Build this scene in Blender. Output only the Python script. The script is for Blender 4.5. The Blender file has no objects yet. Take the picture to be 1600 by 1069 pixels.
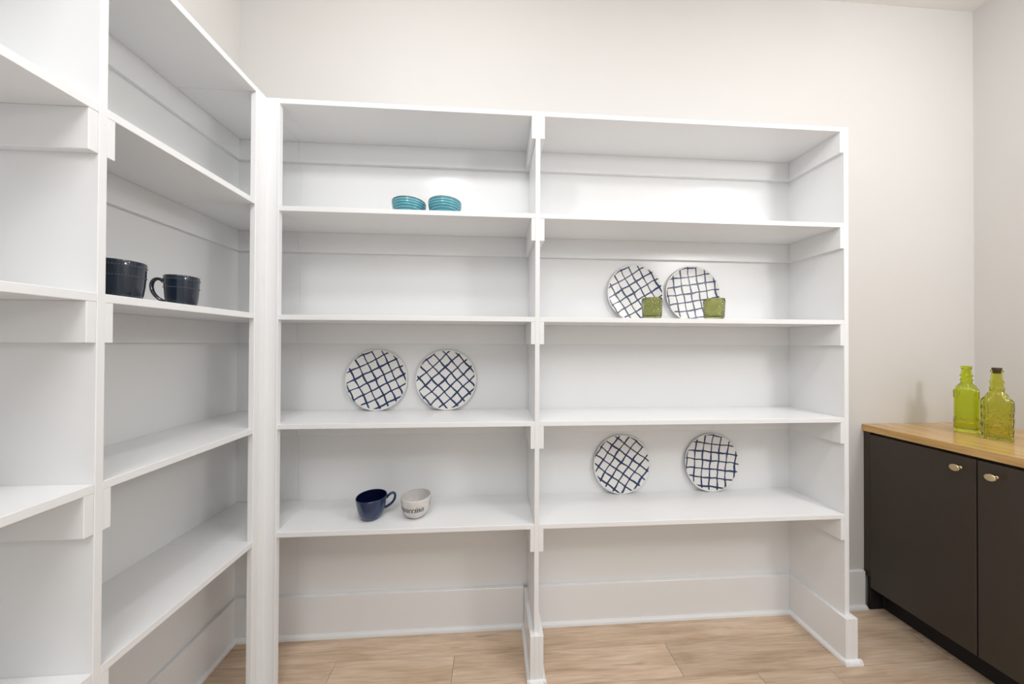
import bpy, bmesh, math, random
from mathutils import Vector, Matrix, Euler
R = math.radians
C = bpy.context.scene.collection
SC = bpy.context.scene
random.seed(7)

# ------------------------------------------------------------------ camera, world, light, exposure
YAW, PITCH, ROLL, FPX = .06193, .00599, .00429, 479.254
CAM = Vector((.8541, -1.2024, 1.3156))
fw = Vector((math.sin(YAW) * math.cos(PITCH), math.cos(YAW) * math.cos(PITCH), math.sin(PITCH)))
rt = Vector((math.cos(YAW), -math.sin(YAW), 0)); up = rt.cross(fw)
r2 = math.cos(ROLL) * rt + math.sin(ROLL) * up; u2 = -math.sin(ROLL) * rt + math.cos(ROLL) * up
cd = bpy.data.cameras.new('camera'); co = bpy.data.objects.new('camera', cd); C.objects.link(co)
m = Matrix((r2, u2, -fw)).transposed().to_4x4(); m.translation = CAM
co.matrix_world = m
cd.sensor_width = 36; cd.lens = FPX / 1600 * 36; cd.clip_start = .02
SC.camera = co

WORLD_STRENGTH = .62
ZCEIL = 3.068
W = bpy.data.worlds.new('world'); SC.world = W; W.use_nodes = True
W.node_tree.nodes['Background'].inputs[0].default_value = (.97, .99, 1.0, 1)
W.node_tree.nodes['Background'].inputs[1].default_value = WORLD_STRENGTH      # even ambient fill, added through the open front
LAMP_POWER = (12.5, 7.5, 44)
LAMP_RADIUS = (.055, .055, .18)
LAMP_COLOR = (.99, .99, .995)
LAMP_POS = ((.50, -.66, 2.60), (2.66, -.68, 2.60), (3.0, -1.7, 2.35))  # third lamp is an unseen addition, fill for the left bay
for i, p in enumerate(LAMP_POS):
    ld = bpy.data.lights.new('lamp', 'POINT'); ld.energy = LAMP_POWER[i]; ld.color = LAMP_COLOR; ld.shadow_soft_size = LAMP_RADIUS[i]
    lo = bpy.data.objects.new('lamp', ld); lo.location = p; C.objects.link(lo)
FILL_POWER = (30, 0, 7)  # unseen area lights added under the ceiling as soft fill
for i, (x, y, sx, sy) in enumerate(((.75, -2.1, 1.0, 1.2), (2.45, -2.1, 1.0, 1.2), (1.65, -.75, 1.3, .6))):
    if FILL_POWER[i] <= 0: continue
    ld = bpy.data.lights.new('ceiling_fill', 'AREA'); ld.shape = 'RECTANGLE'; ld.size = sx; ld.size_y = sy; ld.energy = FILL_POWER[i]; ld.color = (.985, .99, 1)
    lo = bpy.data.objects.new('ceiling_fill', ld); lo.location = (x, y, ZCEIL - .02); C.objects.link(lo)
SC.view_settings.view_transform = 'Standard'; SC.view_settings.look = 'None'
SC.view_settings.gamma = 1; SC.view_settings.use_curve_mapping = False
SC.view_settings.exposure = 0.0

# ------------------------------------------------------------------ helpers
def empty(name, loc, label, cat, group=None, rz=0):
    o = bpy.data.objects.new(name, None); C.objects.link(o); o.location = loc; o.rotation_euler = (0, 0, rz)
    o['label'] = label; o['category'] = cat
    if group: o['group'] = group
    o.empty_display_size = .05
    return o

def obj(name, bm, mat, parent=None, smooth=False, kind=None, label=None, origin=None, loc=None, rot=None):
    """links bm as ONE mesh object. With a parent whose origin is P, world-built meshes are shifted by -P."""
    me = bpy.data.meshes.new(name)
    if origin is not None: bmesh.ops.translate(bm, verts=bm.verts, vec=-Vector(origin))
    bmesh.ops.recalc_face_normals(bm, faces=bm.faces)
    bm.to_mesh(me); bm.free()
    if smooth:
        for p in me.polygons: p.use_smooth = True
        try: me.set_sharp_from_angle(angle=R(38))
        except Exception: pass
    me.materials.append(mat)
    o = bpy.data.objects.new(name, me); C.objects.link(o)
    if parent: o.parent = parent
    if loc is not None: o.location = loc
    if rot is not None: o.rotation_euler = rot
    if kind: o['kind'] = kind
    if label: o['label'] = label
    return o

def add_box(bm, x0, x1, y0, y1, z0, z1, bev=.001):
    t = bmesh.new()
    r = bmesh.ops.create_cube(t, size=1)
    for v in t.verts:
        v.co = Vector(((x0 + x1) / 2 + v.co.x * (x1 - x0), (y0 + y1) / 2 + v.co.y * (y1 - y0), (z0 + z1) / 2 + v.co.z * (z1 - z0)))
    if bev: bmesh.ops.bevel(t, geom=t.edges[:], offset=bev, segments=1, affect='EDGES')
    merge(bm, t)

def merge(bm, t):
    me = bpy.data.meshes.new('tmp'); t.to_mesh(me); t.free(); bm.from_mesh(me); bpy.data.meshes.remove(me)

def box(name, b, mat, parent=None, bev=.001, origin=None, **k):
    bm = bmesh.new()
    for q in (b if isinstance(b[0], (tuple, list)) else [b]): add_box(bm, *q, bev=bev)
    return obj(name, bm, mat, parent, origin=origin, loc=(tuple(Vector(origin)) if origin is not None and parent is None else None), **k)

def lathe(bm, prof, n=64, disp=None, close=False):
    """prof: list of (r, z); disp(theta, z, i) -> extra radius"""
    rings = []
    for i, (r, z) in enumerate(prof):
        if r < 1e-6: rings.append([bm.verts.new((0, 0, z))]); continue
        ring = []
        for k in range(n):
            a = 2 * math.pi * k / n; rr = r + (disp(a, z, i) if disp else 0)
            ring.append(bm.verts.new((rr * math.cos(a), rr * math.sin(a), z)))
        rings.append(ring)
    for a, b in zip(rings, rings[1:]):
        if len(a) == 1 and len(b) == 1: continue
        for k in range(n):
            k2 = (k + 1) % n
            if len(a) == 1: bm.faces.new((a[0], b[k2], b[k]))
            elif len(b) == 1: bm.faces.new((a[k], a[k2], b[0]))
            else: bm.faces.new((a[k], a[k2], b[k2], b[k]))

def tube(bm, pts, rad, n=12, ell=1.0, side=None):
    """sweep; rad scalar or list; ell flattens the section across 'side'"""
    rings = []; N = len(pts)
    for i, p in enumerate(pts):
        p = Vector(p); t = (Vector(pts[min(i + 1, N - 1)]) - Vector(pts[max(i - 1, 0)])).normalized()
        s = Vector(side) if side else Vector((0, 1, 0)); s = (s - s.dot(t) * t).normalized(); nrm = t.cross(s)
        r = rad[i] if isinstance(rad, (list, tuple)) else rad
        rings.append([bm.verts.new(p + s * (math.cos(2 * math.pi * k / n) * r * ell) + nrm * (math.sin(2 * math.pi * k / n) * r)) for k in range(n)])
    for a, b in zip(rings, rings[1:]):
        for k in range(n): bm.faces.new((a[k], a[(k + 1) % n], b[(k + 1) % n], b[k]))
    bm.faces.new(rings[0][::-1]); bm.faces.new(rings[-1])

def bez(p0, p1, p2, p3, n=14):
    out = []
    for i in range(n + 1):
        t = i / n; a = (1 - t)
        out.append(tuple(a ** 3 * p0[k] + 3 * a * a * t * p1[k] + 3 * a * t * t * p2[k] + t ** 3 * p3[k] for k in range(len(p0))))
    return out

# ------------------------------------------------------------------ materials
def new_mat(name):
    mt = bpy.data.materials.new(name); mt.use_nodes = True
    nt = mt.node_tree; b = nt.nodes['Principled BSDF']
    return mt, nt, b
def N(nt, t, **k):
    n = nt.nodes.new(t)
    for a, v in k.items():
        if a.startswith('i_'):
            key = a[2:]; n.inputs[int(key) if key.isdigit() else key].default_value = v
        else: setattr(n, a, v)
    return n
def paint(name, col, rough, noise=60, bump=.02, spec=.5, var=.015):
    mt, nt, b = new_mat(name); L = nt.links.new
    tc = N(nt, 'ShaderNodeTexCoord'); ns = N(nt, 'ShaderNodeTexNoise'); ns.inputs['Scale'].default_value = noise; ns.inputs['Detail'].default_value = 4
    L(tc.outputs['Object'], ns.inputs['Vector'])
    mix = N(nt, 'ShaderNodeMix', data_type='RGBA'); mix.inputs[6].default_value = (*[c * (1 - var) for c in col], 1); mix.inputs[7].default_value = (*[min(1, c * (1 + var)) for c in col], 1)
    n2 = N(nt, 'ShaderNodeTexNoise'); n2.inputs['Scale'].default_value = 3; L(tc.outputs['Object'], n2.inputs['Vector'])
    L(n2.outputs['Fac'], mix.inputs[0]); L(mix.outputs[2], b.inputs['Base Color'])
    bp = N(nt, 'ShaderNodeBump'); bp.inputs['Strength'].default_value = bump; bp.inputs['Distance'].default_value = .002
    L(ns.outputs['Fac'], bp.inputs['Height']); L(bp.outputs[0], b.inputs['Normal'])
    b.inputs['Roughness'].default_value = rough; b.inputs['Specular IOR Level'].default_value = spec
    return mt
M = {}
M['trim'] = paint('white_trim_paint', (.845, .85, .855), .28)
M['panel'] = paint('white_gloss_wall_paint', (.825, .83, .83), .26)
M['wall'] = paint('warm_white_wall_paint', (.652, .636, .614), .75, noise=160, bump=.08)
M['ceiling'] = paint('ceiling_paint', (.74, .72, .69), .9, noise=120, bump=.06)
M['cab'] = paint('dark_brown_cabinet_laminate', (.044, .033, .0235), .42, noise=200, bump=.03, var=.08)
M['black'] = paint('black_recess_board', (.006, .005, .005), .7)
M['metal_white'] = paint('white_enamel', (.8, .8, .8), .3)

def wood(name, c0, c1, c2, rough, axis=0, rand=.5, scale=1.0, fine=.35, bump=.05):
    mt, nt, b = new_mat(name); L = nt.links.new
    tc = N(nt, 'ShaderNodeTexCoord'); oi = N(nt, 'ShaderNodeObjectInfo')
    mp = N(nt, 'ShaderNodeMapping')
    sc = [scale * 9] * 3; sc[axis] = scale * 1.1; mp.inputs['Scale'].default_value = sc
    rv = N(nt, 'ShaderNodeVectorMath', operation='SCALE'); rv.inputs[0].default_value = (37, 23, 11); L(oi.outputs['Random'], rv.inputs['Scale'])
    ad = N(nt, 'ShaderNodeVectorMath', operation='ADD'); L(tc.outputs['Object'], ad.inputs[0]); L(rv.outputs[0], ad.inputs[1])
    L(ad.outputs[0], mp.inputs['Vector'])
    n1 = N(nt, 'ShaderNodeTexNoise'); n1.inputs['Scale'].default_value = 2.2; n1.inputs['Detail'].default_value = 6; n1.inputs['Roughness'].default_value = .6; n1.inputs['Distortion'].default_value = .4
    L(mp.outputs[0], n1.inputs['Vector'])
    mp2 = N(nt, 'ShaderNodeMapping'); s2 = [scale * 150] * 3; s2[axis] = scale * 6; mp2.inputs['Scale'].default_value = s2; L(ad.outputs[0], mp2.inputs['Vector'])
    n2 = N(nt, 'ShaderNodeTexNoise'); n2.inputs['Scale'].default_value = 1.4; n2.inputs['Detail'].default_value = 3; L(mp2.outputs[0], n2.inputs['Vector'])
    cr = N(nt, 'ShaderNodeValToRGB'); e = cr.color_ramp.elements; e[0].position = .32; e[0].color = (*c0, 1); e[1].position = .68; e[1].color = (*c2, 1)
    k = e.new(.5); k.color = (*c1, 1)
    L(n1.outputs['Fac'], cr.inputs[0])
    r2_ = N(nt, 'ShaderNodeMapRange'); r2_.inputs[1].default_value = .3; r2_.inputs[2].default_value = .7; r2_.inputs[3].default_value = 1 - fine * .5; r2_.inputs[4].default_value = 1 + fine * .25
    L(n2.outputs['Fac'], r2_.inputs[0])
    mr = N(nt, 'ShaderNodeMapRange'); mr.inputs[3].default_value = 1 - rand * .3; mr.inputs[4].default_value = 1 + rand * .18; L(oi.outputs['Random'], mr.inputs[0])
    mu = N(nt, 'ShaderNodeMath', operation='MULTIPLY'); L(r2_.outputs[0], mu.inputs[0]); L(mr.outputs[0], mu.inputs[1])
    vm = N(nt, 'ShaderNodeVectorMath', operation='SCALE'); L(cr.outputs[0], vm.inputs[0]); L(mu.outputs[0], vm.inputs['Scale'])
    # dark knots and mineral streaks
    vo = N(nt, 'ShaderNodeTexNoise'); mp3 = N(nt, 'ShaderNodeMapping'); s3 = [scale * 26] * 3; s3[axis] = scale * 4; mp3.inputs['Scale'].default_value = s3; L(ad.outputs[0], mp3.inputs['Vector']); L(mp3.outputs[0], vo.inputs['Vector']); vo.inputs['Scale'].default_value = 1; vo.inputs['Detail'].default_value = 2
    mk = N(nt, 'ShaderNodeMapRange'); mk.inputs[1].default_value = .68; mk.inputs[2].default_value = .80; mk.inputs[3].default_value = 0; mk.inputs[4].default_value = .6; L(vo.outputs['Fac'], mk.inputs[0])
    mx = N(nt, 'ShaderNodeMix', data_type='RGBA'); L(mk.outputs[0], mx.inputs[0]); L(vm.outputs[0], mx.inputs[6]); mx.inputs[7].default_value = (c0[0] * .45, c0[1] * .4, c0[2] * .35, 1)
    L(mx.outputs[2], b.inputs['Base Color'])
    bp = N(nt, 'ShaderNodeBump'); bp.inputs['Strength'].default_value = bump; bp.inputs['Distance'].default_value = .002; L(n2.outputs['Fac'], bp.inputs['Height']); L(bp.outputs[0], b.inputs['Normal'])
    b.inputs['Roughness'].default_value = rough
    return mt
M['floor'] = wood('pale_oak_plank', (.46, .325, .21), (.62, .465, .335), (.70, .545, .41), .42, axis=0, rand=.45)
M['counter'] = wood('butcher_block_oak', (.44, .25, .085), (.58, .355, .13), (.68, .44, .175), .16, axis=1, rand=0, scale=1.3)

def glossy(name, col, rough=.08, coat=0, spec=.5, metal=0):
    mt, nt, b = new_mat(name)
    tc = N(nt, 'ShaderNodeTexCoord'); ns = N(nt, 'ShaderNodeTexNoise'); ns.inputs['Scale'].default_value = 35; nt.links.new(tc.outputs['Object'], ns.inputs['Vector'])
    mix = N(nt, 'ShaderNodeMix', data_type='RGBA'); mix.inputs[6].default_value = (*[c * .88 for c in col], 1); mix.inputs[7].default_value = (*[min(1, c * 1.12) for c in col], 1)
    nt.links.new(ns.outputs['Fac'], mix.inputs[0]); nt.links.new(mix.outputs[2], b.inputs['Base Color'])
    b.inputs['Roughness'].default_value = rough; b.inputs['Metallic'].default_value = metal; b.inputs['Coat Weight'].default_value = coat; b.inputs['Specular IOR Level'].default_value = spec
    return mt
M['navy'] = glossy('navy_stoneware_glaze', (.011, .018, .032), .12, .3)
M['bead'] = glossy('navy_bead_glaze_highlight', (.075, .10, .13), .2, .3)  # lighter than the mug: highlights on the dots painted into the colour
M['blue'] = glossy('cobalt_glaze', (.008, .026, .085), .12, .4)
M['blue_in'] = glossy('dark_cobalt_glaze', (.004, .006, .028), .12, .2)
M['white_cer'] = glossy('white_speckled_glaze', (.66, .64, .62), .22, .2)
M['ink'] = glossy('black_lettering', (.012, .012, .014), .4)
M['brown_rim'] = glossy('brown_rim_glaze', (.16, .09, .06), .3)
M['brass'] = glossy('satin_brass', (.83, .66, .40), .28, metal=1)
M['cork'] = paint('dark_cork', (.075, .045, .03), .85, noise=300, bump=.4, var=.4)

def bowl_mat(name, ca, cb):
    mt, nt, b = new_mat(name); L = nt.links.new
    tc = N(nt, 'ShaderNodeTexCoord'); sx = N(nt, 'ShaderNodeSeparateXYZ'); L(tc.outputs['Object'], sx.inputs[0])
    mu = N(nt, 'ShaderNodeMath', operation='MULTIPLY'); mu.inputs[1].default_value = 2 * math.pi / .0095; L(sx.outputs[2], mu.inputs[0])
    si = N(nt, 'ShaderNodeMath', operation='SINE'); L(mu.outputs[0], si.inputs[0])
    mr = N(nt, 'ShaderNodeMapRange'); mr.inputs[1].default_value = -.9; mr.inputs[2].default_value = .9; L(si.outputs[0], mr.inputs[0])
    mx = N(nt, 'ShaderNodeMix', data_type='RGBA'); mx.inputs[6].default_value = (*ca, 1); mx.inputs[7].default_value = (*cb, 1); L(mr.outputs[0], mx.inputs[0])
    L(mx.outputs[2], b.inputs['Base Color']); b.inputs['Roughness'].default_value = .15
    return mt
M['bowl'] = bowl_mat('turquoise_ringed_glaze', (.055, .24, .30), (.14, .42, .49))

def glass(name, col, rough=.02, ior=1.45, bump=0, tint=None):
    mt, nt, b = new_mat(name); L = nt.links.new
    b.inputs['Base Color'].default_value = (*col, 1); b.inputs['Roughness'].default_value = rough
    b.inputs['IOR'].default_value = ior; b.inputs['Transmission Weight'].default_value = 1
    tc = N(nt, 'ShaderNodeTexCoord'); ns = N(nt, 'ShaderNodeTexNoise'); ns.inputs['Scale'].default_value = 55; ns.inputs['Detail'].default_value = 2; L(tc.outputs['Object'], ns.inputs['Vector'])
    bp = N(nt, 'ShaderNodeBump'); bp.inputs['Strength'].default_value = bump; bp.inputs['Distance'].default_value = .004; L(ns.outputs['Fac'], bp.inputs['Height']); L(bp.outputs[0], b.inputs['Normal'])
    return mt
M['glass_olive'] = glass('olive_pressed_glass', (.60, .62, .32), .05, bump=.25)
M['glass_lime'] = glass('lime_green_glass', (.77, .83, .12), .02, bump=.12)
M['glass_yellow'] = glass('yellow_green_glass', (.80, .80, .22), .02, bump=.12)

def plate_mat():
    mt, nt, b = new_mat('white_plate_with_blue_brushed_grid'); L = nt.links.new
    S = .0405
    tc = N(nt, 'ShaderNodeTexCoord')
    nw = N(nt, 'ShaderNodeTexNoise'); nw.inputs['Scale'].default_value = 17; nw.inputs['Detail'].default_value = 1; L(tc.outputs['Object'], nw.inputs['Vector'])
    sb = N(nt, 'ShaderNodeVectorMath', operation='SUBTRACT'); sb.inputs[1].default_value = (.5, .5, .5); L(nw.outputs['Color'], sb.inputs[0])
    sc = N(nt, 'ShaderNodeVectorMath', operation='SCALE'); sc.inputs['Scale'].default_value = .015; L(sb.outputs[0], sc.inputs[0])
    ad = N(nt, 'ShaderNodeVectorMath', operation='ADD'); L(tc.outputs['Object'], ad.inputs[0]); L(sc.outputs[0], ad.inputs[1])
    sx = N(nt, 'ShaderNodeSeparateXYZ'); L(ad.outputs[0], sx.inputs[0])
    nwid = N(nt, 'ShaderNodeTexNoise'); nwid.inputs['Scale'].default_value = 16; nwid.inputs['Detail'].default_value = 1
    mpw = N(nt, 'ShaderNodeMapping'); mpw.inputs['Location'].default_value = (3.1, 7.7, 1.3); L(tc.outputs['Object'], mpw.inputs['Vector']); L(mpw.outputs[0], nwid.inputs['Vector'])
    ds = []
    for ax in (0, 1):
        dv = N(nt, 'ShaderNodeMath', operation='DIVIDE'); dv.inputs[1].default_value = S; L(sx.outputs[ax], dv.inputs[0])
        a5 = N(nt, 'ShaderNodeMath', operation='ADD'); a5.inputs[1].default_value = 100.5 + (.12 if ax == 0 else -.15); L(dv.outputs[0], a5.inputs[0])
        fr = N(nt, 'ShaderNodeMath', operation='FRACT'); L(a5.outputs[0], fr.inputs[0])
        s5 = N(nt, 'ShaderNodeMath', operation='SUBTRACT'); s5.inputs[1].default_value = .5; L(fr.outputs[0], s5.inputs[0])
        sq = N(nt, 'ShaderNodeMath', operation='MULTIPLY'); L(s5.outputs[0], sq.inputs[0]); L(s5.outputs[0], sq.inputs[1])
        k = N(nt, 'ShaderNodeMath', operation='MULTIPLY'); k.inputs[1].default_value = -190; L(sq.outputs[0], k.inputs[0])
        ex = N(nt, 'ShaderNodeMath', operation='EXPONENT'); L(k.outputs[0], ex.inputs[0]); ds.append(ex)
    sm = N(nt, 'ShaderNodeMath', operation='ADD'); L(ds[0].outputs[0], sm.inputs[0]); L(ds[1].outputs[0], sm.inputs[1])
    wr = N(nt, 'ShaderNodeMapRange'); wr.inputs[1].default_value = .35; wr.inputs[2].default_value = .65; wr.inputs[3].default_value = .44; wr.inputs[4].default_value = .09; L(nwid.outputs['Fac'], wr.inputs[0])
    su = N(nt, 'ShaderNodeMath', operation='SUBTRACT'); L(sm.outputs[0], su.inputs[0]); L(wr.outputs[0], su.inputs[1])
    ed = N(nt, 'ShaderNodeMapRange'); ed.inputs[1].default_value = -.05; ed.inputs[2].default_value = .07; L(su.outputs[0], ed.inputs[0])
    # strokes stop just short of the rim, unevenly
    ln = N(nt, 'ShaderNodeVectorMath', operation='LENGTH'); L(ad.outputs[0], ln.inputs[0])
    rm = N(nt, 'ShaderNodeMapRange'); rm.inputs[1].default_value = .1345; rm.inputs[2].default_value = .1315; L(ln.outputs['Value'], rm.inputs[0])
    fm = N(nt, 'ShaderNodeMath', operation='MULTIPLY'); L(ed.outputs[0], fm.inputs[0]); L(rm.outputs[0], fm.inputs[1])
    mx = N(nt, 'ShaderNodeMix', data_type='RGBA'); L(fm.outputs[0], mx.inputs[0]); mx.inputs[6].default_value = (.77, .755, .735, 1); mx.inputs[7].default_value = (.007, .030, .095, 1)
    L(mx.outputs[2], b.inputs['Base Color']); b.inputs['Roughness'].default_value = .3
    return mt
M['plate'] = plate_mat()

# ------------------------------------------------------------------ dimensions
T = .019                       # board thickness
Z0, Z1, Z2, Z3, Z4 = 2.219, 1.813, 1.4028, .9908, .5864   # undersides of the boards
ZS = [Z0, Z1, Z2, Z3, Z4]; CH = .089
YB, XL, XR, ZC = .245, -.2908, 3.36, 3.068
YF = -3.4
DX0, DX1 = 1.0198, 1.0381      # divider
PX0, PX1 = 2.331, 2.351        # right end panel
BT, BH = .017, .184            # baseboard
SH_T, SH_H = .012, .018        # shoe moulding
PT = .003                      # painted back panels

def struct(name, b, mat, bev=0, **k):
    o = box(name, b, mat, bev=bev); o['kind'] = 'structure'
    return o
# ------------------------------------------------------------------ room shell
struct('wall_back', (XL - .1, XR + .1, YB, YB + .1, -.02, ZC + .1), M['wall'])
struct('wall_left', (XL - .1, XL, YF, YB, -.02, ZC + .1), M['wall'])
struct('wall_right', (XR, XR + .1, YF, YB, -.02, ZC + .1), M['wall'])
struct('ceiling', (XL, XR, YF, YB, ZC, ZC + .1), M['ceiling'])
fl = struct('floor', (XL, XR, YF, YB, -.06, -.016), M['black'])
# oak planks: rows run along x, joints where the photo shows them
joints = {0: [.9 - 2.6, 1.30 + 3.0], 1: [.215, .698, 1.615, 2.78], 2: [-.05, 1.07, 1.918, 2.225, 3.1], 3: [.45, 1.35, 2.5]}
y1 = YB - .001; row = 0; yb = .112
while y1 > YF + .01:
    y0 = max(yb, YF)
    js = joints.get(row)
    if js is None:
        js = []; x = XL + random.uniform(.2, 1.0)
        while x < XR: js.append(x); x += random.choice((.5, .9, 1.1, 1.4))
    xs = [XL] + [j for j in sorted(js) if XL < j < XR] + [XR]
    for a, b_ in zip(xs, xs[1:]):
        box('plank', (a + .0005, b_ - .0005, y0 + .0005, y1 - .0005, -.015, 0), M['floor'], fl, bev=.0011)
    y1 = y0; yb -= .137; row += 1

def shoe(bm, x0, x1, y0, y1, n):
    """quarter-round shoe moulding; n = outward side: 'y-','x+','x-' """
    prof = [(0, 0), (SH_T, 0), (SH_T, .004)] + [(SH_T * math.cos(a), .004 + (SH_H - .004) * math.sin(a)) for a in (R(30), R(60))] + [(0, SH_H)]
    def place(d, z, end):
        if n == 'y-': return (x0 if end == 0 else x1, y1 - d, z)
        if n == 'x+': return (x0 + d, y0 if end == 0 else y1, z)
        if n == 'x-': return (x1 - d, y0 if end == 0 else y1, z)
    A = [bm.verts.new(place(d, z, 0)) for d, z in prof]; B = [bm.verts.new(place(d, z, 1)) for d, z in prof]
    for k in range(len(prof)): bm.faces.new((A[k], A[(k + 1) % len(prof)], B[(k + 1) % len(prof)], B[k]))
    bm.faces.new(A[::-1]); bm.faces.new(B)

def base_segment(name, x0, x1, y0, y1, n):
    o = struct(name, (x0, x1, y0, y1, 0, BH), M['trim'], bev=.0015)
    bm = bmesh.new()
    if n == 'y-': shoe(bm, x0, x1, y0 - SH_T, y0, n)
    elif n == 'x+': shoe(bm, x1, x1 + SH_T, y0, y1, n)
    elif n == 'x-': shoe(bm, x0 - SH_T, x0, y0, y1, n)
    obj('shoe_moulding', bm, M['trim'], o)
    return o
yw = YB - PT; xw = XL + PT
base_segment('baseboard_back', xw, DX0 - BT, yw - BT, yw, 'y-')
base_segment('baseboard_back', DX1 + BT, PX0 - BT, yw - BT, yw, 'y-')
base_segment('baseboard_back', PX1 + BT, 2.722, YB - BT, YB, 'y-')
base_segment('baseboard_left', xw, xw + BT, -.4711 + BT, yw - BT, 'x+')
base_segment('baseboard_left', xw, xw + BT, -1.35, -.4861 - BT, 'x+')
base_segment('baseboard_left', XL, XL + BT, YF, -1.40, 'x+')
base_segment('baseboard_right', XR - BT, XR, YF, -.50, 'x-')

# ------------------------------------------------------------------ built-in shelving
P = M['trim']
U = empty('shelving_unit', (1.2, .12, 0), 'wide white built-in shelving unit of two bays on the back wall', 'shelves')
o0 = (1.2, .12, 0)
def ub(name, b, mat=None, bev=.001, par=None, **k): return box(name, b, mat or P, par or U, bev=bev, origin=o0, **k)
ub('back_panel', (-.0185, DX0, YB - PT, YB - .0002, 0, Z0), M['panel'], 0)
ub('back_panel', (DX1, PX0, YB - PT, YB - .0002, 0, Z0), M['panel'], 0)
for i, z in enumerate(ZS):
    L_ = [(-.0185, .0465, .0195, yw, z, z + T), (.0465, DX0, 0, yw, z, z + T)]
    if i == 0:
        ub('top_board', [(-.0185, .0465, .0195, yw, z, z + T), (.0465, PX1, 0, YB, z, z + T)])
    else:
        ub('shelf', L_); ub('shelf', (DX1, PX0, 0, yw, z, z + T))
    # cleats under every board: along the wall and on the uprights
    zz = (z - CH, z)
    ub('cleat', (-.0185, DX0 - .016, yw - BT, yw, *zz)); ub('cleat', (DX1 + .018, PX0 - .0165, yw - BT, yw, *zz))
    ub('cleat', (DX0 - .016, DX0, .0005, yw, *zz)); ub('cleat', (DX1, DX1 + .018, .0005, yw, *zz)); ub('cleat', (PX0 - .0165, PX0, .0005, yw, *zz))
ub('divider', (DX0, DX1, 0, yw, 0, Z0))
ub('end_panel', (PX0, PX1, 0, YB, 0, Z0))
cp = ub('corner_post', [(-.0185, 0, -.0265, .0190, 0, Z0 + T), (0, .0415, 0, .0190, 0, Z0 + T)], bev=.0008)
ub('edge_strip', (-.0185, .0010, -.049, -.0272, 0, Z0 + T), par=None, bev=.0015)
ub('edge_strip', (.0422, .0485, -.0012, .0190, 0, Z0 + T), bev=.001)
for x0, x1, nm in ((DX0, DX1, 'd'), (PX0, PX1, 'p')):
    bm = bmesh.new()
    add_box(bm, x0 - BT, x0, -BT, yw - BT if nm == 'd' else yw, 0, BH, .0012); add_box(bm, x1, x1 + BT, -BT, yw if nm == 'd' else YB, 0, BH, .0012); add_box(bm, x0, x1, -BT, 0, 0, BH, .0012)
    bt = obj('base_wrap', bm, P, U, origin=o0)
    bm = bmesh.new()
    shoe(bm, x0 - BT - SH_T, x0 - BT, -BT - SH_T * .9, yw, 'x-'); shoe(bm, x1 + BT, x1 + BT + SH_T, -BT - SH_T * .9, yw, 'x+'); shoe(bm, x0 - BT - SH_T * .9, x1 + BT + SH_T * .9, -BT - SH_T, -BT, 'y-')
    obj('shoe_moulding', bm, P, bt, origin=o0)

V = empty('shelving_unit', (-.15, -.6, 0), 'white built-in shelving unit along the left wall, beside the corner post', 'shelves')
o0v = (-.15, -.6, 0)
def vb(name, b, mat=None, bev=.001, par=None): return box(name, b, mat or P, par or V, bev=bev, origin=o0v)
LY0, LY1 = -.4861, -.4711; EY0, EY1 = -1.385, -1.366
vb('back_panel', (XL + .0002, xw, LY1, yw, 0, Z0), M['panel'], 0); vb('back_panel', (xw, -.0190, YB - PT, YB - .0002, 0, Z0), M['panel'], 0); vb('back_panel', (XL + .0002, xw, EY1, LY0, 0, Z0), M['panel'], 0)
for i, z in enumerate(ZS):
    zz = (z - CH, z)
    if i == 0: vb('top_board', [(xw, 0, EY0, -.0495, z, z + T), (xw, -.0190, -.0495, yw, z, z + T)])
    else:
        vb('shelf', [(xw, 0, LY1, -.0495, z, z + T), (xw, -.0190, -.0495, yw, z, z + T)])
        vb('shelf', (xw, 0, EY1, LY0, z, z + T))
    vb('cleat', (xw, -.0190, yw - BT, yw, *zz)); vb('cleat', (xw, xw + BT, LY1 + .0145, yw - BT, *zz)); vb('cleat', (xw, xw + BT, EY1 + .017, LY0 - .017, *zz))
    vb('cleat', (xw, -.0005, LY1, LY1 + .0145, *zz)); vb('cleat', (xw, -.0005, LY0 - .017, LY0, *zz)); vb('cleat', (xw, -.0005, EY1, EY1 + .017, *zz))
vb('divider', (xw, 0, LY0, LY1, 0, Z0)); vb('end_panel', (xw, 0, EY0, EY1, 0, Z0))
for y0, y1 in ((LY0, LY1), (EY0, EY1)):
    bm = bmesh.new()
    add_box(bm, xw, BT, y0 - BT, y0, 0, BH, .0012); add_box(bm, xw, BT, y1, y1 + BT, 0, BH, .0012); add_box(bm, 0, BT, y0, y1, 0, BH, .0012)
    bt = obj('base_wrap', bm, P, V, origin=o0v)
    bm = bmesh.new(); shoe(bm, BT, BT + SH_T, y0 - BT - SH_T, y1 + BT + SH_T, 'x+'); obj('shoe_moulding', bm, P, bt, origin=o0v)

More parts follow.
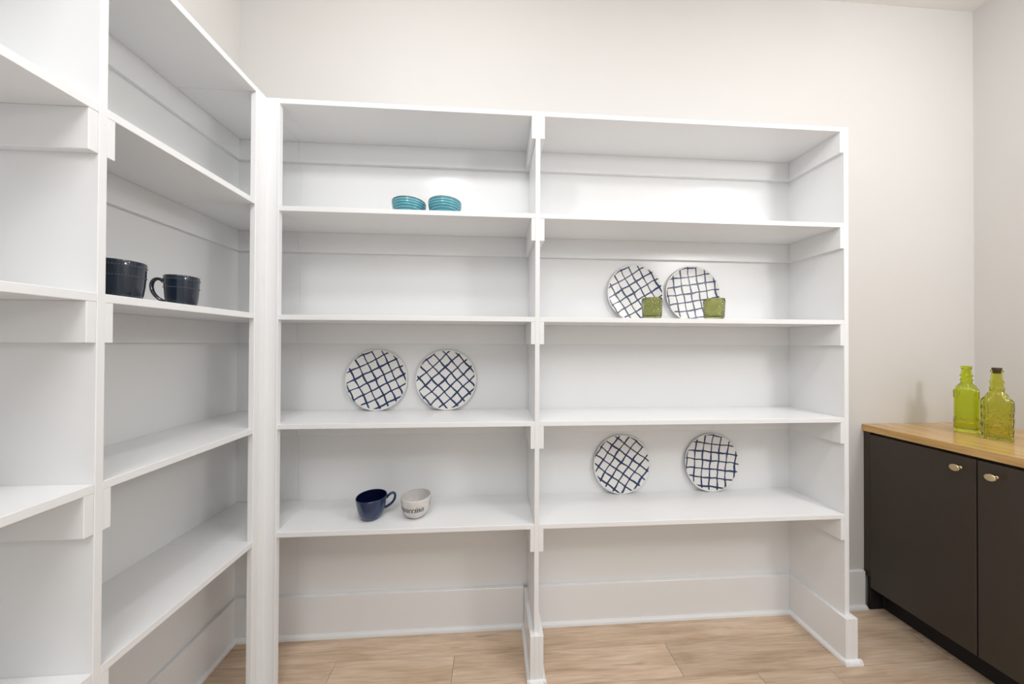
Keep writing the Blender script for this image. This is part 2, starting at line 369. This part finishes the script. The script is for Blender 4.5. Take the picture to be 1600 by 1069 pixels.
# ------------------------------------------------------------------ cabinet and worktop
K = empty('base_cabinet', (3.05, -.1, 0), 'dark brown flat-door base cabinet under the wooden worktop', 'cabinet')
ok_ = (3.05, -.1, 0)
def kb(name, b, mat=None, bev=.001, par=None): return box(name, b, mat or M['cab'], par or K, bev=bev, origin=ok_)
CY0 = -.470
kb('carcass', (2.756, XR - .002, CY0, .2175, .1115, .8835))
kb('filler_strip', (2.7345, 2.756, .2180, YB - .0005, .162, .8835), M['cab'])
kb('toe_kick', [(2.809, 2.825, CY0, .2175, .001, .1110), (2.7345, 2.809, .2180, .2275, .001, .161)], M['black'])
D1 = kb('door', (2.7325, 2.7535, -.1195, .2165, .1115, .8720), bev=.0015)
D2 = kb('door', (2.7325, 2.7535, CY0, -.1230, .1115, .8720), bev=.0015)
def knob(door, y, z):
    bm = bmesh.new()
    lathe(bm, [(0, 0), (.0055, 0), (.0055, .0015), (.0032, .003), (.0030, .018), (.005, .022), (.0125, .0235), (.0142, .0255), (.0142, .0285), (.0130, .0300), (.0, .0305)], 40)
    # axis along -x; disc slightly oval
    for v in bm.verts:
        r_, t_, h_ = v.co.x, v.co.y, v.co.z
        v.co = Vector((2.7325 - h_, y + r_ * (.98 if h_ < .022 else 1.0), z + t_ * (1 if h_ < .022 else .95)))
    obj('knob', bm, M['brass'], door, smooth=True, origin=ok_)
knob(D1, -.0800, .8265); knob(D2, -.1690, .8245)
wt = box('worktop', (2.7252, XR - .001, -.485, YB - .0005, .8842, .9180), M['counter'], bev=.0016, origin=(3.04, -.12, .8842))
wt['label'] = 'golden oak worktop on the dark cabinet, under two green bottles'; wt['category'] = 'worktop'

# ------------------------------------------------------------------ bottles
def sup_ring(bm, a, b, z, n, e, disp=None):
    out = []
    for k in range(n):
        t = 2 * math.pi * k / n; c, s = math.cos(t), math.sin(t)
        r = (abs(c / a) ** e + abs(s / b) ** e) ** (-1 / e)
        if disp: r += disp(r * c, r * s, z, t)
        out.append(bm.verts.new((r * c, r * s, z)))
    return out
def loft(bm, secs, n=96, disp=None, wall=.0028, zbot=.006):
    """secs: (z, a, b, exponent); outer skin then inner skin down to zbot"""
    def lerp(secs, zs):
        out = []
        for z in zs:
            for p, q in zip(secs, secs[1:]):
                if p[0] <= z <= q[0] + 1e-9:
                    t = (z - p[0]) / max(q[0] - p[0], 1e-9); out.append((z,) + tuple(p[i] + (q[i] - p[i]) * t for i in (1, 2, 3))); break
        return out
    top = secs[-1][0]; zs = sorted(set([s[0] for s in secs] + [i * .0028 for i in range(int(top / .0028) + 1)]))
    S_ = lerp(secs, zs)
    rings = [sup_ring(bm, a, b, z, n, e, disp) for z, a, b, e in S_]
    inner = [sup_ring(bm, max(a - wall, .004), max(b - wall, .004), z, n, e) for z, a, b, e in S_[::-3] if z > zbot]
    allr = rings + inner
    for p, q in zip(allr, allr[1:]):
        for k in range(n): bm.faces.new((p[k], p[(k + 1) % n], q[(k + 1) % n], q[k]))
    bm.faces.new(rings[0][::-1]); bm.faces.new(inner[-1])

def dispA(x, y, z, t):
    d = 0
    if .012 < z < .062:                                   # ribbed corner blocks and a band around the foot
        if abs(x) > .024: d += .0017 * (1 if math.sin(z * 2 * math.pi / .0085) > 0 else -.3)
        if .046 < z < .052 or .012 < z < .018: d += .0017
    if .158 < z < .190 and abs(x) > .021: d += .0017 * (1 if math.sin(x * 2 * math.pi / .006) > 0 else -.2)
    if .205 < z < .222: d += .0009 * math.sin(t * 16)
    return d
bm = bmesh.new()
loft(bm, [(0, .0325, .0265, 5), (.003, .0345, .0285, 6), (.190, .0345, .0285, 6), (.198, .0325, .0265, 5), (.219, .020, .018, 2.6), (.226, .0155, .0155, 2), (.232, .0165, .0165, 2), (.240, .0185, .0185, 2), (.246, .0150, .0150, 2),
          (.251, .0150, .0150, 2), (.260, .0190, .0190, 2), (.268, .0150, .0150, 2), (.290, .0130, .0130, 2), (.2905, .0150, .0150, 2), (.300, .0155, .0155, 2), (.304, .0145, .0145, 2)], disp=dispA)
ANG = -R(58)
bA = empty('glass_bottle', (3.043, .086, .9182), 'lime green square glass bottle without stopper, nearer the corner on the worktop', 'bottle', rz=ANG)
obj('bottle_body', bm, M['glass_lime'], bA, smooth=True)

def dispB(x, y, z, t):
    d = 0
    if .014 < z < .158:
        if abs(x) > .026: d += .0014 * (1 if math.sin(z * 2 * math.pi / .009 + x * 300) > 0 else -.4)
        elif y < 0 or y > 0:
            r1 = math.hypot(x, z - .100); r3 = math.hypot(x, z - .048)
            if abs(r1 - .019) < .0022 or abs(r1 - .010) < .0016 or abs(r3 - .017) < .002: d += .0019
            ang = math.atan2(z - .100, x)
            if r1 < .010: d += .0015 * math.cos(ang * 5)
            if .020 < r1 < .030: d += .0009 * math.cos(ang * 9)
            if abs(abs(x) - .0235) < .0015: d += .0015
    if z <= .014: d += .0008 * math.cos(t * 40)
    if .160 < z < .195: d += .0009 * math.cos(x * 2 * math.pi / .012)
    return d
bm = bmesh.new()
loft(bm, [(0, .035, .027, 4), (.003, .0370, .0295, 5), (.014, .0370, .0295, 5), (.016, .0362, .0285, 5), (.156, .0385, .0300, 5), (.163, .0378, .0290, 4.5), (.192, .024, .021, 3), (.206, .0175, .0175, 2.2), (.210, .0170, .0170, 2), (.213, .0195, .0195, 2), (.219, .0195, .0195, 2), (.223, .0165, .0165, 2),
          (.236, .0160, .0160, 2), (.240, .0180, .0180, 2), (.246, .0180, .0180, 2), (.250, .0150, .0150, 2), (.284, .0130, .0130, 2), (.286, .0155, .0155, 2), (.296, .0155, .0155, 2)], disp=dispB)
bB = empty('glass_bottle', (2.996, -.026, .9182), 'yellow-green embossed glass bottle with dark cork stopper, nearer the camera on the worktop', 'bottle', rz=ANG)
obj('bottle_body', bm, M['glass_yellow'], bB, smooth=True)
bm = bmesh.new(); lathe(bm, [(0, .280), (.0098, .280), (.0118, .2965), (.0128, .2972), (.0130, .303), (.0118, .3045), (0, .3045)], 32); obj('stopper', bm, M['cork'], bB, smooth=True, label='dark cork stopper')

# ------------------------------------------------------------------ plates
bm = bmesh.new()
RP = .138
prof = [(0, 0), (.06, 0), (.062, -.001), (.085, .0005), (.105, .0018), (.122, .0045), (.133, .0078), (RP, .0105), (RP + .0006, .0115), (RP - .0006, .0124), (.132, .0105), (.120, .0080), (.104, .0055), (.085, .0042), (.05, .0038), (0, .0037)]
# slightly hand-formed rim
lathe(bm, prof, 96, disp=lambda a, z, i: (.0009 * math.sin(3 * a + .6) + .0006 * math.sin(5 * a)) if 5 < i < 12 else 0)
pm = bpy.data.meshes.new('plate'); bmesh.ops.recalc_face_normals(bm, faces=bm.faces); bm.to_mesh(pm); bm.free()
for p in pm.polygons: p.use_smooth = True
pm.materials.append(M['plate'])
plates = [(.327, Z3, 27, 'left plate of the pair on the middle shelf of the left bay, blue brushed grid'),
          (.640, Z3, 43, 'white plate with diagonal blue brushed grid beside the bay divider, on the middle shelf'),
          (1.470, Z4, -36, 'white plate with diagonal blue grid, alone on the left of the low right-bay shelf'),
          (1.919, Z4, -7, 'white plate with nearly upright blue grid standing on the low right-bay shelf'),
          (1.536, Z2, 31, 'white plate with diagonal blue grid behind the left green tumbler'),
          (1.823, Z2, 9, 'white plate with nearly upright blue grid behind the right green tumbler')]
tilt = R(3)
for x, z, rot, lab in plates:
    o = bpy.data.objects.new('dinner_plate', pm); C.objects.link(o)
    # face normal (local z) towards -y, leaning back; local spin about the normal
    # lowest rim point rests on shelf, highest rim leans on the wall panel
    base = Matrix.Rotation(R(90) - tilt, 4, 'X') @ Matrix.Rotation(R(rot), 4, 'Z')
    # rim back face is at local z=.020; its top touches y=yw
    cz = z + T + RP * math.cos(tilt) + .0003
    cy = yw - .0005 - .095 * math.sin(tilt)
    m = Matrix.Translation((x, cy, cz)) @ base
    vs = [m @ v.co for v in pm.vertices]
    m = Matrix.Translation((0, yw - .0004 - max(v.y for v in vs), z + T + .0003 - min(v.z for v in vs))) @ m
    o.matrix_world = m
    o['label'] = lab; o['category'] = 'plate'; o['group'] = 'blue grid plates standing on the shelves'

# ------------------------------------------------------------------ tumblers
H = .087
def dispT(a, z, i):
    if 1 < i < 32 and .008 < z < .078:
        return .0024 * abs(math.sin(a * 9 + z * 230) * math.sin(a * 9 - z * 230))
    return 0
prof = [(0, 0), (.033, 0), (.0350, .002)] + [(.0350 + .0045 * (.004 + k * .0028) / H, .004 + k * .0028) for k in range(29)] + [(.0395, H - .001), (.0385, H), (.0372, H - .001), (.0362, .06), (.0335, .014), (.030, .010), (0, .009)]
bm = bmesh.new(); lathe(bm, prof, 140, disp=dispT)
tm = bpy.data.meshes.new('tumbler'); bmesh.ops.recalc_face_normals(bm, faces=bm.faces); bm.to_mesh(tm); bm.free()
for p in tm.polygons: p.use_smooth = True
tm.materials.append(M['glass_olive'])
for x, lab in ((1.5185, 'olive green pressed-glass tumbler in front of the left plate, upper right-bay shelf'), (1.7905, 'olive green pressed-glass tumbler in front of the right plate, upper right-bay shelf')):
    o = bpy.data.objects.new('glass_tumbler', tm); C.objects.link(o); o.location = (x, .044, Z2 + T + .0002)
    o['label'] = lab; o['category'] = 'glass'; o['group'] = 'green tumblers in front of the plates'

# ------------------------------------------------------------------ bowls
def make_bowl(loc, h, r, lab):
    E_ = empty('cereal_bowl', loc, lab, 'bowl', 'turquoise bowls on the top shelf')
    bm = bmesh.new()
    out = []
    for k in range(40):
        t = k / 39; z = .004 + (h - .008) * t
        out.append((r * (.70 + .30 * (1 - (1 - t) ** 2.6)) + .0007 * math.sin(z * 2 * math.pi / .0095), z))
    pr_ = [(0, .003), (r * .50, .003), (r * .53, 0), (r * .60, 0), (r * .64, .003)] + out + [(r - .0006, h - .0015), (r - .0030, h - .0015)] + [(q - .004, z + .003) for q, z in out[::-4]] + [(0, .008)]
    lathe(bm, pr_, 72); obj('bowl_body', bm, M['bowl'], E_, smooth=True)
    bm = bmesh.new(); lathe(bm, [(r + .0004, h - .0026), (r + .0003, h - .0006), (r - .0012, h + .0004), (r - .0034, h - .0006), (r - .0036, h - .0026), (r + .0004, h - .0026)], 72)
    obj('rim', bm, M['brown_rim'], E_, smooth=True, label='thin brown rim')
make_bowl((.5075, .080, Z1 + T + .0002), .060, .0665, 'turquoise ringed bowl, further from the divider on the shelf')
make_bowl((.6540, .074, Z1 + T + .0002), .063, .0665, 'turquoise ringed bowl, nearer the divider on the shelf')

# ------------------------------------------------------------------ mugs
def mug(name, loc, prof_out, wall, mats, handle, rz, lab, cat='mug', group=None, n=72):
    E_ = empty(name, loc, lab, cat, group, rz=rz)
    bm = bmesh.new()
    top = prof_out[-1]
    inner = [(max(r - wall, 0), z) for r, z in prof_out[::-1] if z > .009]
    pr_ = [(0, .002), (prof_out[0][0] - .006, .002), (prof_out[0][0] - .004, 0)] + prof_out + [(top[0] - wall * .5, top[1] + wall * .45)]
    # body and interior as one pottery wall; interior colour follows the body unless a lining is given
    if mats[1] is None:
        lathe(bm, pr_ + inner + [(0, .008)], n); obj('mug_body', bm, mats[0], E_, smooth=True)
    else:
        lathe(bm, pr_ + [(top[0] - wall, top[1])], n); obj('mug_body', bm, mats[0], E_, smooth=True)
        bm = bmesh.new(); lathe(bm, [(top[0] - wall + .0001, top[1])] + inner + [(0, .008)], n); obj('lining', bm, mats[1], E_, smooth=True, label='darker blue inside')
    bm = bmesh.new(); tube(bm, handle[0], handle[1], 12, handle[2], (0, 1, 0)); obj('handle', bm, mats[0], E_, smooth=True)
    return E_

# navy stoneware mugs
def navy_mug(loc, r, h, rz, lab):
    po = [(r * .80, 0), (r * .835, .003), (r * .88, h * .15), (r * .93, h * .35), (r * .965, h * .6), (r * .985, h * .85), (r, h * .985), (r - .0005, h)]
    hp = bez((r * 1.0, 0, h * .80), (r * 1.35, 0, h * 1.02), (r * 1.80, 0, h * .80), (r * 1.58, 0, h * .45), 12) + bez((r * 1.58, 0, h * .45), (r * 1.42, 0, h * .25), (r * 1.15, 0, h * .16), (r * .90, 0, h * .12), 8)[1:]
    rad = [.0052] + [.0044] * (len(hp) - 2) + [.0050]
    E_ = mug('coffee_mug', loc, po, .0032, (M['navy'], None), (hp, rad, 1.35), rz, lab, group='navy beaded mugs')
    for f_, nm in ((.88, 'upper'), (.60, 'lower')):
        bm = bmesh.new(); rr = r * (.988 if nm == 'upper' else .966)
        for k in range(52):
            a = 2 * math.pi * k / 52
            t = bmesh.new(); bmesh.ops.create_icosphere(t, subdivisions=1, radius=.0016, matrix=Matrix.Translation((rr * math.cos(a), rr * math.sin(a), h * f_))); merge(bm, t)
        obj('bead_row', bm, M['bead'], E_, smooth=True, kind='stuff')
    return E_
navy_mug((-.050, -.253, Z2 + T + .0002), .0375, .083, R(205), 'navy beaded mug with its handle to the left, nearer the corner post')
navy_mug((-.052, -.398, Z2 + T + .0002), .0420, .088, R(120), 'larger navy beaded mug partly hidden by the shelf upright')

# cobalt cup
h = .086; r = .0595
po = [(.032, 0), (.0345, .003), (.043, .012), (.0495, .028), (.0535, .045), (.0565, .063), (r, h - .001), (r - .0002, h)]
hp = bez((.0563, 0, .068), (.070, 0, .090), (.092, 0, .092), (.090, 0, .068), 12) + bez((.090, 0, .068), (.087, 0, .048), (.070, 0, .036), (.0495, 0, .030), 10)[1:]
mug('coffee_mug', (.362, .088, Z4 + T + .0002), po, .0032, (M['blue'], M['blue_in']), (hp, .0050, 1.4), R(18), 'glossy cobalt blue cup with its handle to the right, on the low shelf')

# white cup with lettering
r = .0600; h = .084
po = [(.024, 0), (.027, .002), (.036, .008), (.0455, .018), (.0520, .031), (.0565, .047), (.0590, .064), (r, h - .001), (r - .0002, h)]
hp = bez((.0578, 0, .0575), (.070, 0, .068), (.086, 0, .068), (.084, 0, .052), 12) + bez((.084, 0, .052), (.081, 0, .038), (.068, 0, .029), (.0495, 0, .026), 10)[1:]
WM = mug('coffee_mug', (.540, .090, Z4 + T + .0002), po, .0032, (M['white_cer'], None), (hp, .0046, 1.4), 0, 'white cup lettered Cappuccino, beside the cobalt cup', n=96)
[c for c in WM.children if c.name.startswith('handle')][0].rotation_euler = (0, 0, R(105))
def rad_at(z):
    for (r0, z0), (r1, z1) in zip(po, po[1:]):
        if z0 <= z <= z1: return r0 + (r1 - r0) * (z - z0) / max(z1 - z0, 1e-6)
    return r
# bold italic serif letters as nib strokes: (centre line, half width) in units of x-height
def A_(cx, cy, rx, ry, a0, a1, n=16): return [(cx + rx * math.cos(R(a0 + (a1 - a0) * i / n)), cy + ry * math.sin(R(a0 + (a1 - a0) * i / n))) for i in range(n + 1)]
def S_(*p): return list(p)
GL = {
 'p': (.98, [S_((.16, -.45), (.16, .98)), A_(.46, .5, .31, .47, 150, -150), S_((.0, -.46), (.34, -.46)), S_((.0, .93), (.16, .98))]),
 'u': (1.02, [S_((.0, .92), (.16, .97)), S_((.16, .97), (.16, .3)) + A_(.40, .3, .24, .28, 180, 330, 10), S_((.72, .98), (.72, .05)), S_((.72, .05), (.88, .10)), S_((.56, .93), (.72, .97))]),
 'c': (.80, [A_(.42, .5, .34, .47, 48, 312), S_((.60, .80), (.64, .70))]),
 'i': (.52, [S_((.05, .92), (.21, .97)), S_((.21, .97), (.21, .04)), S_((.06, .03), (.38, .03)), S_((.12, 1.34), (.36, 1.34))]),
 'n': (1.04, [S_((.0, .92), (.16, .97)), S_((.16, .97), (.16, .02)), A_(.44, .62, .28, .34, 165, 0, 10) + [(.72, .04)], S_((.03, .03), (.30, .03)), S_((.60, .03), (.88, .05))]),
 'o': (.88, [A_(.42, .5, .34, .47, 0, 360, 24)]),
 'a': (.92, [A_(.38, .5, .31, .47, 30, 330), S_((.66, .96), (.66, .05)), S_((.66, .05), (.82, .08))]),
 'C': (1.18, [A_(.58, .72, .50, .70, 45, 315, 20), S_((.93, 1.38), (.93, 1.05))]),
 '.': (.34, [S_((.0, .12), (.24, .12))]),
}
def lettering(word, ang0, zb, xh, bm):
    """writes word to the right starting at angle ang0 (radians, measured about the mug, increasing counter-clockwise)"""
    x = 0; nib = .085
    for ch in word:
        adv, strokes = GL[ch]
        for st in strokes:
            pts = []
            for (a, b_), (c_, d_) in zip(st, st[1:]):
                nseg = max(1, int(math.hypot(c_ - a, d_ - b_) / .12))
                for q in range(nseg): pts.append((a + (c_ - a) * q / nseg, b_ + (d_ - b_) * q / nseg))
            pts.append(st[-1])
            prev = None
            for i, (px, py) in enumerate(pts):
                ax, ay = pts[max(i - 1, 0)]; bx_, by_ = pts[min(i + 1, len(pts) - 1)]
                tx, ty = bx_ - ax, by_ - ay; l = math.hypot(tx, ty) or 1; tx, ty = tx / l, ty / l
                w = .040 + .105 * abs(ty) ** 1.5                    # thick downstrokes, thin crossings
                if ch == '.' or (ch == 'i' and py > 1.2): w = .12
                pr2 = []
                for sgn in (-1, 1):
                    qx, qy = px - ty * w * sgn, py + tx * w * sgn
                    wx = (x + qx + .30 * qy) * xh; wz = zb + qy * xh
                    rr = rad_at(wz) + .00035; a2 = ang0 + wx * .87 / .058
                    pr2.append(bm.verts.new((rr * math.cos(a2), rr * math.sin(a2), wz)))
                if prev: bm.faces.new((prev[0], prev[1], pr2[1], pr2[0]))
                prev = pr2
        x += adv + .06
    return x * xh * .87 / .058
bm = bmesh.new()
XH = .0160
wlen = lettering('Cappuccino.', 0, .036, XH, bmesh.new())
ang_end = R(-90 + 48)            # the full stop sits right of the mug's front
lettering('Cappuccino.', ang_end - wlen, .0385, XH, bm)
obj('lettering', bm, M['ink'], WM, label='black italic lettering')
bm = bmesh.new(); lettering('C', R(-90 + 79), .0405, XH * 1.5, bm)
obj('lettering', bm, M['ink'], WM, label='black italic lettering')

# ------------------------------------------------------------------ ceiling lamps (above the frame), the third added as fill
for i, p in enumerate(LAMP_POS):
    E_ = empty('ceiling_lamp', (p[0], p[1], ZC), ('white stem ceiling lamp above the left bay', 'white stem ceiling lamp above the right bay', 'added fill lamp on a white stem, furthest from the shelves')[i], 'lamp', 'ceiling lamps')
    bm = bmesh.new(); lathe(bm, [(0, 0), (.07, 0), (.07, -.012), (.03, -.022), (0, -.022)], 32); obj('canopy', bm, M['metal_white'], E_, smooth=True)
    bm = bmesh.new(); lathe(bm, [(0, -.02), (.008, -.02), (.008, p[2] - ZC + LAMP_RADIUS[i] + .02), (.022, p[2] - ZC + LAMP_RADIUS[i] + .02), (.022, p[2] - ZC + LAMP_RADIUS[i] + .005), (0, p[2] - ZC + LAMP_RADIUS[i] + .005)], 20); obj('stem', bm, M['metal_white'], E_, smooth=True)
